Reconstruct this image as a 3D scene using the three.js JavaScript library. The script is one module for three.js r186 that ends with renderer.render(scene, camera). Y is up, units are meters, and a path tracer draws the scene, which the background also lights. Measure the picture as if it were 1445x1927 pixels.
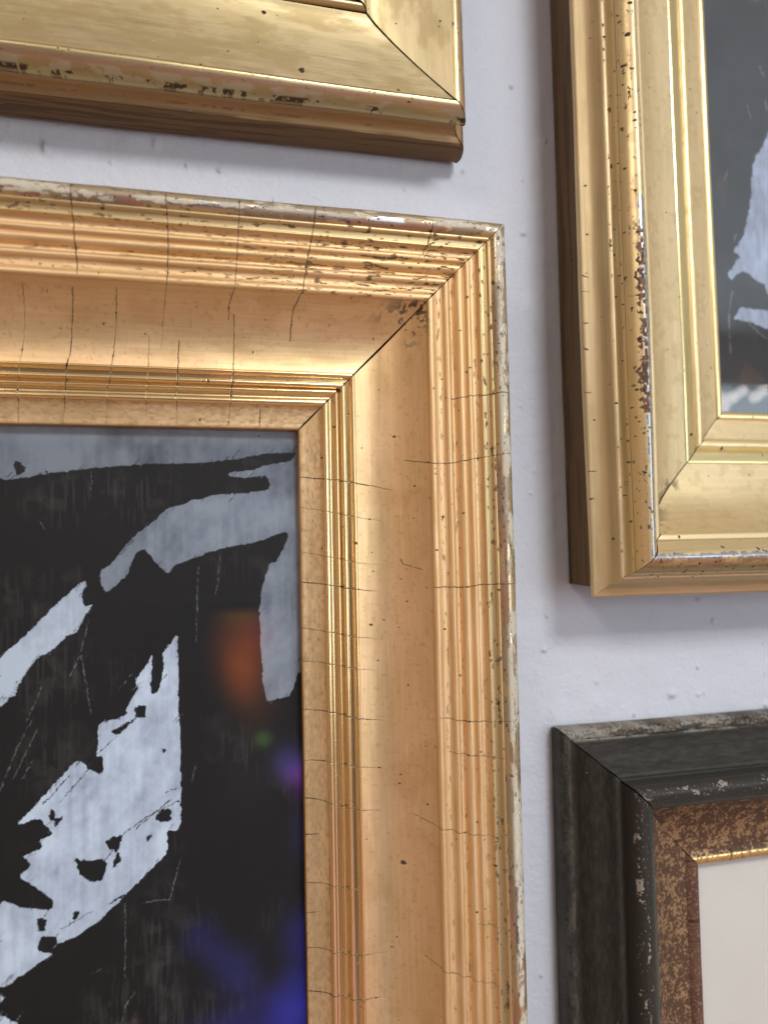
import * as THREE from 'three';
import { RectAreaLightUniformsLib } from 'three/addons/lights/RectAreaLightUniformsLib.js';

// ───────────────────────── camera, light, exposure ─────────────────────────
const scene = new THREE.Scene();
scene.background = new THREE.Color(0x000000);
const camera = new THREE.PerspectiveCamera(2 * Math.atan(963.5 / 1350) * 180 / Math.PI, 767 / 1024, 0.02, 30);
camera.rotation.order = 'YXZ';
camera.position.set(0, 0, 0.45);
camera.rotation.set(THREE.MathUtils.degToRad(2.913), THREE.MathUtils.degToRad(-13.905), THREE.MathUtils.degToRad(-1.18));
camera.focus = 0.43; camera.userData.fStop = camera.getFocalLength() / 8;      // an 8 mm opening, focused on the reeded frame
const renderer = new THREE.WebGLRenderer({ antialias: true });
renderer.setSize(767, 1024);
renderer.toneMapping = THREE.LinearToneMapping;
renderer.toneMappingExposure = 0.83;
renderer.shadowMap.enabled = true;
RectAreaLightUniformsLib.init();
const FLOOR = -1.42, CEIL = 1.28, LEFT = -2.3, RIGHT = 4.3, BACK = 3.3;   // the room the gilding and the glass mirror
const LAMPS = {
  panel: { at: [0.6, CEIL - 0.03, 1.75], w: 0.6, d: 0.6, power: 44, color: [0.93, 0.965, 1.0] },
  second: { at: [-1.0, CEIL - 0.03, 1.5], w: 0.6, d: 0.6, power: 14, color: [1.0, 0.92, 0.87] },  // added warm fill, no such source known: brightens the coves from the left
  window: { x: [0.8, 3.9], y: [-0.85, 1.0], power: 2.8, color: [0.74, 0.88, 1.0] },
};
// ───────────────────────── helpers ─────────────────────────
const lin = (r, g, b) => new THREE.Color().setRGB(r, g, b);
const clamp = (x, a = 0, b = 1) => Math.min(b, Math.max(a, x));
const step = (a, b, x) => { const t = clamp((x - a) / (b - a)); return t * t * (3 - 2 * t); };
const mix = (a, b, t) => a + (b - a) * t;
function rng(seed) { let a = seed >>> 0; return () => { a = (a + 0x6D2B79F5) | 0; let t = Math.imul(a ^ (a >>> 15), 1 | a); t = (t + Math.imul(t ^ (t >>> 7), 61 | t)) ^ t; return ((t ^ (t >>> 14)) >>> 0) / 4294967296; }; }
const HASH = new Float32Array(65536); { const r = rng(77); for (let i = 0; i < 65536; i++) HASH[i] = r(); }
const hsh = (x, y) => HASH[((x * 73 + y * 19349) ^ (y * 83 + (x << 7))) & 65535];
function vn(x, y) {                                   // value noise 0..1
  const xi = Math.floor(x), yi = Math.floor(y), fx = x - xi, fy = y - yi;
  const u = fx * fx * (3 - 2 * fx), v = fy * fy * (3 - 2 * fy);
  const a = hsh(xi, yi), b = hsh(xi + 1, yi), c = hsh(xi, yi + 1), d = hsh(xi + 1, yi + 1);
  return a + (b - a) * u + (c - a) * v + (a - b - c + d) * u * v;
}
const fbm = (x, y) => vn(x, y) * .5 + vn(x * 2.03 + 17, y * 2.03 + 5) * .27 + vn(x * 4.1 + 3, y * 4.1 + 31) * .15 + vn(x * 8.3 + 9, y * 8.3 + 51) * .08;
const taken = {};
const numbered = (n) => { const k = taken[n] = (taken[n] ?? -1) + 1; return k ? `${n}_${String(k).padStart(3, '0')}` : n; };
function shade(o) { o.castShadow = o.receiveShadow = true; return o; }
function mesh(name, geometry, material, parent) { const m = shade(new THREE.Mesh(geometry, material)); m.name = name; parent.add(m); return m; }
function structure(name, geometry, material, label) {
  const m = mesh(numbered(name), geometry, material, scene);
  m.userData = { kind: 'structure', label, category: name.replace(/_/g, ' ') };
  return m;
}
function dataTex(w, h, fn, srgb, wrap = THREE.RepeatWrapping) {
  const d = new Uint8Array(w * h * 4); fn(d);
  const t = new THREE.DataTexture(d, w, h, THREE.RGBAFormat);
  t.magFilter = THREE.LinearFilter; t.minFilter = THREE.LinearFilter; t.wrapS = t.wrapT = wrap;
  if (srgb) t.colorSpace = THREE.SRGBColorSpace;
  t.needsUpdate = true; return t;
}
const enc = (x) => Math.round(255 * clamp(x <= .0031308 ? 12.92 * x : 1.055 * Math.pow(x, 1 / 2.4) - .055));
const b8 = (x) => Math.round(255 * clamp(x));

// ───────────────────────── moulding profiles (mm: u outwards from the corner mark, h off the wall) ─────────────────────────
const coveOf = (u0, h0, u1, h1, f, n = 14) => Array.from({ length: n + 1 }, (_, i) => { const s = i / n; return [u0 + (u1 - u0) * s, h0 + (h1 - h0) * f(s)]; });
const PROFILES = {
  reeded: [
    ['sight_edge', [[-12.6, 10], [-12.8, 16.2], [-12.5, 16.9], [-9, 17.3], [-4, 18.2], [-1, 19.3], [0.8, 20.9]]],
    ['inner_fillet', [[0.9, 20.9], [1.2, 22.1], [2.2, 22.9], [3.6, 22.6], [5, 21.6], [6.6, 21.7], [7.8, 23.1], [8.8, 24.1], [9.6, 23.8], [10, 22.2], [10.5, 21.4], [11.3, 21.7], [11.7, 23.8], [12.6, 25.2], [13.8, 25], [14.3, 24.3], [15.4, 24.4], [17.1, 24.9], [17.5, 26], [18.3, 27.3], [19.2, 27.3], [19.9, 26.2]]],
    ['cove', coveOf(20, 26, 60.7, 46.4, (s) => Math.pow(s, 2.25) - .09 * Math.sin(Math.PI * s))],
    ['reeded_band', [[60.6, 46.5], [60.9, 48], [61.8, 48.8], [63.4, 48.7], [64.6, 47.8], [66, 47.1], [68.4, 46.8], [70.2, 47.5], [71, 48.9], [72.2, 49.5], [73.4, 49.1], [74.4, 48.1], [76, 47.7], [76.8, 46.9], [77.6, 47.6], [78.4, 49.3], [79.8, 50.4], [81.6, 50.3], [82.7, 49.5], [83.4, 50.1], [84.4, 51.4], [85.6, 51.6], [86.6, 51], [88.4, 50.8], [90.2, 51.8], [91, 53.4]]],
    ['outer_bead', [[91, 53.5], [91.6, 54.4], [92.6, 54.1], [95.8, 55], [96.4, 56.2], [97.4, 56.8], [98.2, 56.4], [98.8, 57.2], [100.2, 58.7], [102, 59.5], [103.8, 59.3], [105.8, 58.2], [107.6, 56], [109, 52.8], [109.8, 49], [109.8, 46]]],
    ['side_face', [[109.6, 45.8], [109, 30], [108.2, 1]]],
  ],
  stepped: [
    ['sight_edge', [[-11.2, 5], [-11.3, 9.6], [-10.6, 11.2], [-9, 12], [-7, 11.8], [-5.6, 10.8]]],
    ['inner_flat', [[-5.4, 10.8], [2, 12.8], [9.8, 15.4]]],
    ['inner_fillet', [[9.9, 15.5], [10.6, 17.2], [12.4, 18.3], [14.8, 18.1], [16.4, 16.9], [17, 16.2], [17.5, 17.4], [18.4, 18.9], [22, 20], [26, 21], [27, 20.8]]],
    ['cove', coveOf(27.1, 20.4, 76, 56.6, (s) => .2 * s + .8 * Math.pow(s, 3.6))],
    ['crest', [[76, 56.8], [76.3, 59], [77.6, 59.9], [79.6, 60.2], [80.2, 60.4], [83, 64.6], [86, 69.4], [88.3, 72], [90.3, 73], [92.6, 72.4], [95.4, 70.3], [97.8, 67.4], [99.1, 65.4]]],
    ['outer_cove', [[99.2, 65.2], [100.4, 63.4], [101.2, 60.6], [102.2, 58.8], [103.6, 58.2], [104.6, 57], [105.4, 53.6], [107, 49.9], [109.6, 46.8], [112.6, 44.9], [114.6, 43.9], [115.5, 42.6], [115.5, 39.6]]],
    ['side_face', [[115.3, 39.4], [111.6, 37.4], [109.6, 35], [109.2, 24], [108.6, 1]]],
  ],
  flat: [
    ['sight_edge', [[2, 26], [2, 32], [4, 34], [9, 35], [13.6, 37]]],
    ['inner_bead', [[13.8, 37.2], [15.4, 40.2], [17.4, 41.9], [19.4, 41.6], [21, 39.6], [21.4, 38.4]]],
    ['flat_field', [[21.5, 38.4], [25, 37.7], [34, 37.9], [46, 39.6], [58, 42.2], [68, 44.9], [73.4, 46.4]]],
    ['outer_bead', [[73.5, 46.5], [74.9, 47.4], [76.8, 47.1], [79.2, 45.4], [81.6, 42], [83, 38.6], [83.3, 35.8], [82.4, 33.6], [80.4, 32.4]]],
    ['under_cove', [[80.3, 32.3], [79.6, 29.8], [80.2, 26.6], [82.4, 23.6], [86.4, 21.6]]],
    ['side_face', [[86.5, 21.5], [88, 20.2], [89.4, 15], [89.9, 8], [89.2, 3], [87.4, 1]]],
  ],
  scooped: [
    ['sight_bead', [[4.4, 16], [4.4, 21.6], [5.4, 23], [8, 24], [11, 23.3], [13.2, 21.7]]],
    ['gilded_scoop', [[13.4, 21.4], [20, 22.4], [30, 26], [42, 33.2], [49, 40], [52.6, 44.4]]],
    ['painted_ridge', [[52.8, 44.6], [53.6, 47], [56, 50], [60, 52.4], [64, 53], [66.8, 52], [68.6, 49.8], [69.6, 47]]],
    ['painted_ogee', [[69.7, 46.9], [70.3, 43], [71.4, 41], [72.8, 41.2], [74.2, 41], [75.2, 39.6], [76, 36.8], [77.4, 34], [80.6, 30.2], [84, 26.6], [86.6, 21.4], [88.6, 17.4], [90.8, 15.4]]],
    ['side_face', [[90.9, 15.3], [92, 16], [94.4, 15.8], [96.4, 13.6], [97.2, 9], [97, 1]]],
  ],
};
const S0 = 130, LT = 600, TW = 2048, TH = 512;        // a rail texture runs 600 mm along the rail, from 130 mm before the corner mark
function sampled(key) {
  let total = 0; const strips = PROFILES[key].map(([name, pts]) => {
    const c = new THREE.CatmullRomCurve3(pts.map(([u, h]) => new THREE.Vector3(u, h, 0)), false, 'centripetal');
    const n = Math.max(6, (pts.length - 1) * 5), P = [];
    for (let i = 0; i <= n; i++) { const p = c.getPoint(i / n); if (i) total += Math.hypot(p.x - P[i - 1].u, p.y - P[i - 1].h); P.push({ u: p.x, h: p.y, t: total }); }
    P.forEach((p, i) => { const a = P[Math.max(0, i - 1)], b = P[Math.min(n, i + 1)], l = Math.hypot(b.u - a.u, b.h - a.h) || 1; p.nu = -(b.h - a.h) / l; p.nh = (b.u - a.u) / l; });
    return { name, P };
  });
  const table = []; strips.forEach((s) => s.P.forEach((p) => table.push([p.t, p.u])));
  const uOf = (t) => { let i = 1; while (i < table.length - 1 && table[i][0] < t) i++; const [a, ua] = table[i - 1], [b, ub] = table[i]; return b > a ? mix(ua, ub, clamp((t - a) / (b - a))) : ub; };
  const tOf = (u) => { for (let i = 1; i < table.length; i++) if (table[i][1] >= u && table[i - 1][1] <= u) { const [a, ua] = table[i - 1], [b, ub] = table[i]; return ub > ua ? mix(a, b, (u - ua) / (ub - ua)) : b; } return u < table[0][1] ? 0 : total; };
  return { strips, total, uOf, tOf };
}
const SHAPES = Object.fromEntries(Object.keys(PROFILES).map((k) => [k, sampled(k)]));

// ───────────────────────── surface of a rail: gilding, dirt, cracks, wear ─────────────────────────
function railMaterial(shape, seed, marks, look, physical = {}) {
  const cv = document.createElement('canvas'); cv.width = TW; cv.height = TH;
  const g = cv.getContext('2d'); g.fillStyle = '#000'; g.fillRect(0, 0, TW, TH);
  g.globalCompositeOperation = 'lighter'; g.lineCap = 'round';
  const X = (s) => (s + S0) / LT * TW, Y = (u) => shape.tOf(u) / shape.total * TH, R = rng(seed), pxs = TW / LT;
  for (const c of marks.cracks ?? []) {
    const wide = .8 + R() * .9, n = c.length / 2;
    for (let i = 0; i < n - 1; i++) {                 // a wandering hairline, finer towards its inner end
      let x0 = X(c[2 * i]), y0 = Y(c[2 * i + 1]); const x1 = X(c[2 * i + 2]), y1 = Y(c[2 * i + 3]), k = Math.max(4, Math.round(Math.hypot(x1 - x0, y1 - y0) / 6)), ax = x0, ay = y0;
      for (let j = 1; j <= k; j++) {
        const x = ax + (x1 - ax) * j / k + (j < k ? (R() - .5) * 1.6 : 0), y = ay + (y1 - ay) * j / k;
        g.strokeStyle = `rgb(${Math.round(190 + 65 * R())},0,0)`; g.lineWidth = wide * (.75 + .6 * R()) * (i === n - 2 && n > 3 ? 1 - .6 * j / k : 1);
        g.beginPath(); g.moveTo(x0, y0); g.lineTo(x, y); g.stroke(); x0 = x; y0 = y;
        if (R() < .05) { g.fillStyle = '#ff0000'; g.beginPath(); g.arc(x, y, 1.6, 0, 7); g.fill(); }
      }
    }
  }
  const sp = marks.spots ?? [];
  for (let i = 0; i < sp.length; i += 3) {
    const x = X(sp[i]), y = Y(sp[i + 1]), r = sp[i + 2] * pxs * .8; g.fillStyle = 'rgb(235,0,0)'; g.beginPath();
    for (let a = 0; a < 9; a++) { const q = a / 9 * 6.283, rr = r * (.75 + .5 * R()); g[a ? 'lineTo' : 'moveTo'](x + Math.cos(q) * rr, y + Math.sin(q) * rr * 1.05); } g.fill();
  }
  for (const [s, u, ds, du] of marks.gesso ?? []) {     // leaf lost down to the pale ground: ragged islands strung along the bead
    for (let i = 0; i < ds * 1.1; i++) {
      const x = X(s + (R() + R() - 1) * ds), y = Y(u + (R() - .5) * du), rx = (1 + R() * 3.4) * pxs * .8, ry = (.3 + R() * .55) * pxs; g.fillStyle = 'rgb(0,255,0)'; g.beginPath();
      for (let a = 0; a < 11; a++) { const q = a / 11 * 6.283, rr = .6 + .7 * R(); g[a ? 'lineTo' : 'moveTo'](x + Math.cos(q) * rx * rr, y + Math.sin(q) * ry * rr); } g.fill();
    }
  }
  for (let i = 0; i < (marks.specks ?? 260); i++) {   // fly specks
    const x = R() * TW, y = R() * TH, r = .35 + Math.pow(R(), 4) * 1.7; g.fillStyle = `rgb(${Math.round(120 + R() * 120)},0,0)`; g.beginPath(); g.ellipse(x, y, r * (1 + R()), r, R() * 3, 0, 7); g.fill();
  }
  for (let i = 0; i < 14; i++) { const x = R() * TW, y = R() * TH; g.strokeStyle = 'rgb(0,0,220)'; g.lineWidth = 1.1; g.beginPath(); g.moveTo(x, y); g.lineTo(x + R() * 4, y + R() * 3); g.stroke(); }   // pale flecks
  const M = g.getImageData(0, 0, TW, TH).data;
  const U = Float32Array.from({ length: TH }, (_, y) => shape.uOf((y + .5) / TH * shape.total));
  const col = new Uint8Array(TW * TH * 4), orm = new Uint8Array(TW * TH * 4), o = { r: 0, g: 0, b: 0, rough: 0, metal: 0, z: 0 };
  for (let y = 0; y < TH; y++) for (let x = 0; x < TW; x++) {
    const k = (y * TW + x) * 4, s = (x + .5) / TW * LT - S0, u = U[y], t = (y + .5) / TH * shape.total;
    look(o, s, u, t);
    const d = M[k] / 255, w = M[k + 2] / 255, e = M[k + 1] / 255;
    if (e > .02) { const q = .86 + .3 * vn(s * .9, u * 2); o.r = mix(o.r, .60 * q, e); o.g = mix(o.g, .545 * q, e); o.b = mix(o.b, .42 * q, e); o.metal = mix(o.metal, 0, e); o.rough = mix(o.rough, .75, e); o.z -= .12 * e; }
    if (d > .02) { o.r = mix(o.r, .022, d); o.g = mix(o.g, .011, d); o.b = mix(o.b, .006, d); o.metal = mix(o.metal, 0, d); o.rough = mix(o.rough, .8, d); o.z -= .22 * d; }
    if (w > .02) { o.r = mix(o.r, .6, w); o.g = mix(o.g, .58, w); o.b = mix(o.b, .52, w); o.metal *= 1 - w; }
    col[k] = enc(o.r); col[k + 1] = enc(o.g); col[k + 2] = enc(o.b); col[k + 3] = 255;
    orm[k] = b8(o.z * .5 + .5); orm[k + 1] = b8(o.rough); orm[k + 2] = b8(o.metal); orm[k + 3] = 255;
  }
  const map = dataTex(TW, TH, (q) => q.set(col), true), rm = dataTex(TW, TH, (q) => q.set(orm));
  return new THREE.MeshPhysicalMaterial({ map, roughnessMap: rm, metalnessMap: rm, roughness: 1, metalness: 1, bumpMap: rm, bumpScale: .00055, specularIntensity: .4, ...physical });
}
const set = (o, c, rough, metal, z) => { o.r = c[0]; o.g = c[1]; o.b = c[2]; o.rough = rough; o.metal = metal; o.z = z; };
const over = (o, c, rough, metal, z, a) => { o.r = mix(o.r, c[0], a); o.g = mix(o.g, c[1], a); o.b = mix(o.b, c[2], a); o.rough = mix(o.rough, rough, a); o.metal = mix(o.metal, metal, a); o.z += z * a; };
const band = (u, a, b, soft = .6) => step(a - soft, a + soft, u) * (1 - step(b - soft, b + soft, u));
const GESSO = [.55, .5, .38], BOLE = [.36, .13, .085], SOOT = [.036, .016, .006], SILVER = [.62, .61, .58], UMBER = [.13, .07, .028];

const T_SIDE_B = SHAPES.stepped.strips.at(-1).P[0].t, T_UNDER_D = SHAPES.flat.strips[4].P[0].t;
function reededLook(k, horizontal) {
  return (o, s, u, t) => {
    const big = fbm(s * .03 + k, t * .05 + k), fine = vn(s * 1.9 + k * 3, t * 2.3), streak = vn(s * .05 + k, t * 1.6), dirt = fbm(s * .35 + k * 7, t * .7);
    const tone = .9 + .16 * (big - .5) + .07 * (fine - .5) + .1 * (streak - .5);
    set(o, [.88 * tone, .595 * tone * (.97 + .06 * streak), .305 * tone * (.92 + .16 * big)], .37 + .1 * fine + .1 * (big - .5), .62, .06 * (fine - .5) + .1 * (big - .5));
    const flat = band(u, -13, .9, .5);
    over(o, UMBER, .62, .25, -.04, flat * clamp(.1 + 1.15 * (dirt - .44)));                                     // mottled toning of the sight flat
    over(o, [.95, .7, .35], .2, .95, 0, band(u, 1, 20, .3) * .85);                                                // burnished fillets
    over(o, [.4, .22, .08], .6, .4, -.03, band(u, 10, 11.4, .25) * (.25 + .4 * streak));
    over(o, [.46, .25, .085], .5, .55, -.03, band(u, 20, 60, 2) * step(.62, .8, fbm(s * .42 + 40 + k, t * .42)) * .35);
    over(o, [.6, .36, .14], .45, .7, 0, band(u, 20, 60, 3) * step(.5, .75, fbm(s * .06 + 11 * k, t * .09)) * .3);
    const reed = band(u, 61, 91, .4), lines = vn(s * .045 + 3 * k, u * 1.25 + 9);
    o.rough += .1 * reed;
    over(o, [.66, .4, .16], .5, .6, 0, reed * step(.35, .75, lines) * .5);                                     // toning left in the hollows between the reeds
    const caked = band(u, 76, 77.6, .35) + .8 * band(u, 66, 69.5, 1) + .7 * band(u, 87, 90.4, .7) + .6 * band(u, 74, 76, .4);
    over(o, SOOT, .85, 0, -.12, clamp(caked * step(.62, .72, fbm(s * .22 + k * 5, u * .9)) * (horizontal ? .75 : .65)));
    if (horizontal) { const near = step(150, -40, s); over(o, SOOT, .85, 0, -.15, band(u, 61, 91, .5) * near * step(.645, .69, fbm(s * .2 + 9, u * 1.3)) * .8); }
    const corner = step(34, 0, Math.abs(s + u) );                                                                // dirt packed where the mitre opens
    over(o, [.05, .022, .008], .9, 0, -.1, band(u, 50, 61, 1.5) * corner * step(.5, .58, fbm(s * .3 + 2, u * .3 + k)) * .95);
    const rim = band(u, 91.2, 97.8, .3);
    over(o, [.60, .46, .22], .4, .85, 0, rim * .7);
    over(o, SOOT, .8, 0, -.1, rim * step(.64, .72, fbm(s * .25 + 4, u * .7 + k)) * .8);
    const bead = step(97.6, 98.6, u);                                                                            // the rubbed outer bead
    if (bead > 0) {
      const a = fbm(s * .03 + k * 2.7, u * .16 + 3), b = fbm(s * .06 + 31 + k, u * .3), c = fbm(s * .35 + k, u * 1.3), e = .09 * (c - .5);
      over(o, [.62, .5, .3], .3, .85, 0, bead * .8);
      over(o, BOLE, .4, .3, -.05, bead * step(.53, .6, a + e) * band(u, 98.6, 102.4, .8) * .7);
      over(o, SILVER, .22, 1, -.05, bead * step(.5, .56, b + e) * band(u, 100.5, 104.5, .7) * .75);
      over(o, [.30, .23, .15], .55, .35, -.1, bead * step(.53, .56, fbm(s * .05 + 70 + k, u * .22) + e) * .75);
      over(o, GESSO, .7, 0, .12, bead * step(.55, .565, fbm(s * .04 + k * 11, u * .2) + 1.3 * e) * band(u, horizontal ? 101.6 : 101, horizontal ? 106.4 : 107.6, .8));
      over(o, SOOT, .85, 0, -.2, bead * step(.7, .73, c + .2 * (b - .5)) * .8);
    }
    if (u < -12.4) over(o, [.55, .3, .09], .5, .6, 0, .8);
  };
}
function steppedLook(k, horizontal) {
  return (o, s, u, t) => {
    const big = fbm(s * .03 + k, t * .05 + k), fine = vn(s * 1.9 + k * 3, t * 2.3), streak = vn(s * .04 + k, t * 1.2), blot = fbm(s * .16 + k, t * .16);
    const tone = .9 + .14 * (big - .5) + .06 * (fine - .5) + .1 * (streak - .5);
    set(o, [.78 * tone, .612 * tone, .345 * tone * (.94 + .12 * big)], .42 + .1 * fine + .12 * (blot - .5), .68, .05 * (fine - .5) + .1 * (big - .5));
    over(o, [.34, .22, .1], .6, .5, 0, band(u, -5, 76, 3) * step(.52, .72, blot) * .22);
    over(o, [.92, .76, .36], .18, 1, 0, (band(u, 17.4, 27, .3) + band(u, -11.3, -6, .4) * .7 + band(u, 10, 16.6, .3) * .3) * .85);   // burnished bands
    over(o, UMBER, .7, .3, -.05, (band(u, 9.2, 10.3, .3) + band(u, 16.4, 17.2, .3) + band(u, 79.6, 80.8, .3)) * .5);
    over(o, [.78, .6, .28], .3, .95, 0, band(u, 93.4, 101.5, .4) * .55);
    const ragged = 1.5 * (fbm(s * .2 + k, 4.4) - .5) + 1.2 * (vn(s * .6, 8 + k) - .5);
    const rub = band(u, 88.6 + 1.6 * ragged, 91.6 + 2.2 * ragged, .14);                                        // leaf rubbed through along the crest
    const open = horizontal ? 1 : step(.40, .46, fbm(s * .035 + 6, 2) + .26 * step(150, 30, s) - .12 * step(120, 200, s));
    over(o, [.40, .40, .39], .3, .8, -.12, rub * open);
    const raw = band(u, 90.2 + ragged, 94.2 + 2.6 * ragged, .14) * step(.5, .53, fbm(s * .05 + 14, 3 + k)) * (horizontal ? .35 : step(130, 100, s) * step(-70, -10, s));
    over(o, mix(0, 1, vn(s * .3, u)) > .55 ? [.2, .125, .08] : [.12, .07, .045], .7, .1, -.2, raw * step(.25, .4, vn(s * .5 + 3, u * .8)));
    over(o, BOLE, .5, .3, -.05, band(u, 91.4 + 1.2 * ragged, 95 + 2.6 * ragged, .3) * step(.45, .55, fbm(s * .1 + 3, 9)) * (horizontal ? 0 : .15));
    if (horizontal) over(o, BOLE, .45, .4, -.04, band(u, 91.6, 97, .8) * step(.42, .5, fbm(s * .08 + 8, u * .4)) * .55);
    over(o, SOOT, .85, 0, -.15, band(u, 93, 104, .8) * step(.72, .74, fbm(s * .3 + 2 * k, u * .6 + 5)) * .85);
    over(o, SOOT, .85, 0, -.15, band(u, 86, 95, .8) * step(.73, .75, fbm(s * .34 + 21 * k, u * .6)) * .8);
    over(o, SOOT, .8, 0, -.1, band(u, 40, 76, 3) * step(14, 0, Math.abs(s + u)) * step(.5, .6, blot) * .6);
    const side = step(T_SIDE_B - .2, T_SIDE_B + .4, t);
    if (side > 0) { over(o, [.125, .072, .036], .5 + .15 * blot, .15, 0, side * .95); over(o, [.06, .034, .018], .7, 0, 0, side * step(.5, .7, fbm(s * .02, t * .5)) * .6); }  // shade of the outer side put into its brown, over the gilding
  };
}
function flatLook(k, horizontal) {
  return (o, s, u, t) => {
    const big = fbm(s * .028 + k, t * .05), fine = vn(s * 1.4 + k, t * 2.6), brush = .5 + .45 * (vn(s * .05 + k * 5, t * 2.1) - .5) + .3 * (fbm(s * .12 + k, t * .3) - .5), blot = fbm(s * .05 + k, t * .12);
    const tone = .88 + .22 * (big - .5) + .16 * (brush - .5) + .05 * (fine - .5);
    set(o, [.62 * tone, .485 * tone, .26 * tone * (.9 + .2 * big)], .46 + .22 * (brush - .5) + .14 * (blot - .5) + .06 * fine, .95, .12 * (brush - .5) + .1 * (big - .5));
    over(o, [.36, .25, .1], .55, .7, 0, band(u, 22, 73, 2) * step(.46, .68, blot) * .45);
    over(o, [.86, .68, .34], .26, 1, 0, band(u, 73.6, 77, .3) * .75 + band(u, 14, 21, .4) * .4);
    over(o, [.58, .36, .24], .36, .7, 0, band(u, 77.2, 80, .6) * .6);
    const e = fbm(s * .3 + k, u * .8);
    over(o, GESSO, .6, .1, .08, band(u, 79.6, 82.6, .5) * step(.5, .56, fbm(s * .12 + k, u * .3)) * .5);
    over(o, SOOT, .85, 0, -.16, band(u, 82, 83.3, .35) * step(.47, .51, fbm(s * .03 + 12 + k, 5) * .5 + e * .5) * .9);
    over(o, SOOT, .85, 0, -.14, band(u, 73, 79, .6) * step(.73, .75, e) * .7);
    over(o, [.42, .25, .11], .5, .6, 0, step(T_UNDER_D - .2, T_UNDER_D + .4, t) * .75);                            // back moulding darkened: shade under the lip put into the colour
    over(o, [.17, .1, .052], .6, .25, 0, step(86.2, 86.8, u) * .9);
    over(o, [.05, .03, .02], .7, .1, 0, step(84, 86, u) * step(.5, .66, fbm(s * .02, t * .6)) * .5);
  };
}
function scoopedLook(k, horizontal) {
  return (o, s, u, t) => {
    const fine = vn(s * 1.7 + k, t * 2.1), blot = fbm(s * .19 + k * 3, t * .21), sm = fbm(s * .8 + k, t * .8), dust = fbm(s * .03, t * .2 + k), streak = vn(s * .03 + k, t * .9);
    set(o, [.034, .031, .025], .42 + .1 * fine + .14 * (dust - .5), 0, .08 * (fine - .5) + .12 * (dust - .5));       // black-green paint
    over(o, [.15, .147, .125], .7, 0, 0, step(70, 74, u) * step(.3, .8, fbm(s * .2 + 60 + k, t * .6)) * .16);
    const edge = band(u, 61, 68.4, .6), chip = fbm(s * .11 + k * 13, u * .3);
    over(o, [.33, .28, .22], .75, 0, -.2, edge * step(.62, .66, chip * .75 + sm * .3 - .03) * .8);
    over(o, [.3, .22, .15], .75, 0, -.15, edge * step(.7, .72, sm) * .6);
    over(o, [.045, .062, .057], .34, 0, 0, band(u, 55, 60, 1) * .4); o.rough -= .13 * band(u, 55, 69, 1);
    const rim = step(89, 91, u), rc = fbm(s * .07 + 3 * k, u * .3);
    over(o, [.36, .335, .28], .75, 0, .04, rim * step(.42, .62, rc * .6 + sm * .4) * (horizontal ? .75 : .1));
    over(o, [.15, .095, .055], .7, 0, -.1, rim * step(.56, .66, fbm(s * .3 + 9, u * .8)) * (horizontal ? .7 : .5) * (horizontal ? 1 : band(u, 90, 93.6, .6)));
    const gilt = 1 - step(52.4, 53, u);
    if (gilt > 0) {
      over(o, [.40, .245, .13], .48, .5, .06, gilt);
      over(o, [.62, .46, .2], .36, .9, 0, gilt * step(.56, .64, sm) * band(u, 14, 30, 5) * .7);
      over(o, [.075, .038, .025], .6, .1, -.08, gilt * step(.42, .5, blot * .42 + sm * .58 + .05 * (vn(s * 2, t * 2) - .5)) * .92);
      over(o, [.10, .052, .036], .6, .1, 0, gilt * step(38, 52, u) * .35 * step(.35, .6, sm));
      const slip = 1 - step(12.8, 13.4, u);
      if (horizontal) { over(o, [.9, .68, .26], .25, 1, .05, slip * step(.36, .42, sm + .25 * (blot - .5)) * band(u, 5, 9.6, .5)); over(o, SOOT, .8, 0, -.2, slip * step(.9, .96, vn(s * .75 + 3, 7)) * .7); }
      else { over(o, [.13, .06, .045], .55, .3, -.05, slip * .8); over(o, [.42, .26, .15], .5, .6, .05, slip * step(.58, .66, sm) * .6); over(o, SOOT, .8, 0, -.2, slip * step(.9, .96, vn(s * .5 + 3, 7)) * .7); }
    }
  };
}

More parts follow.
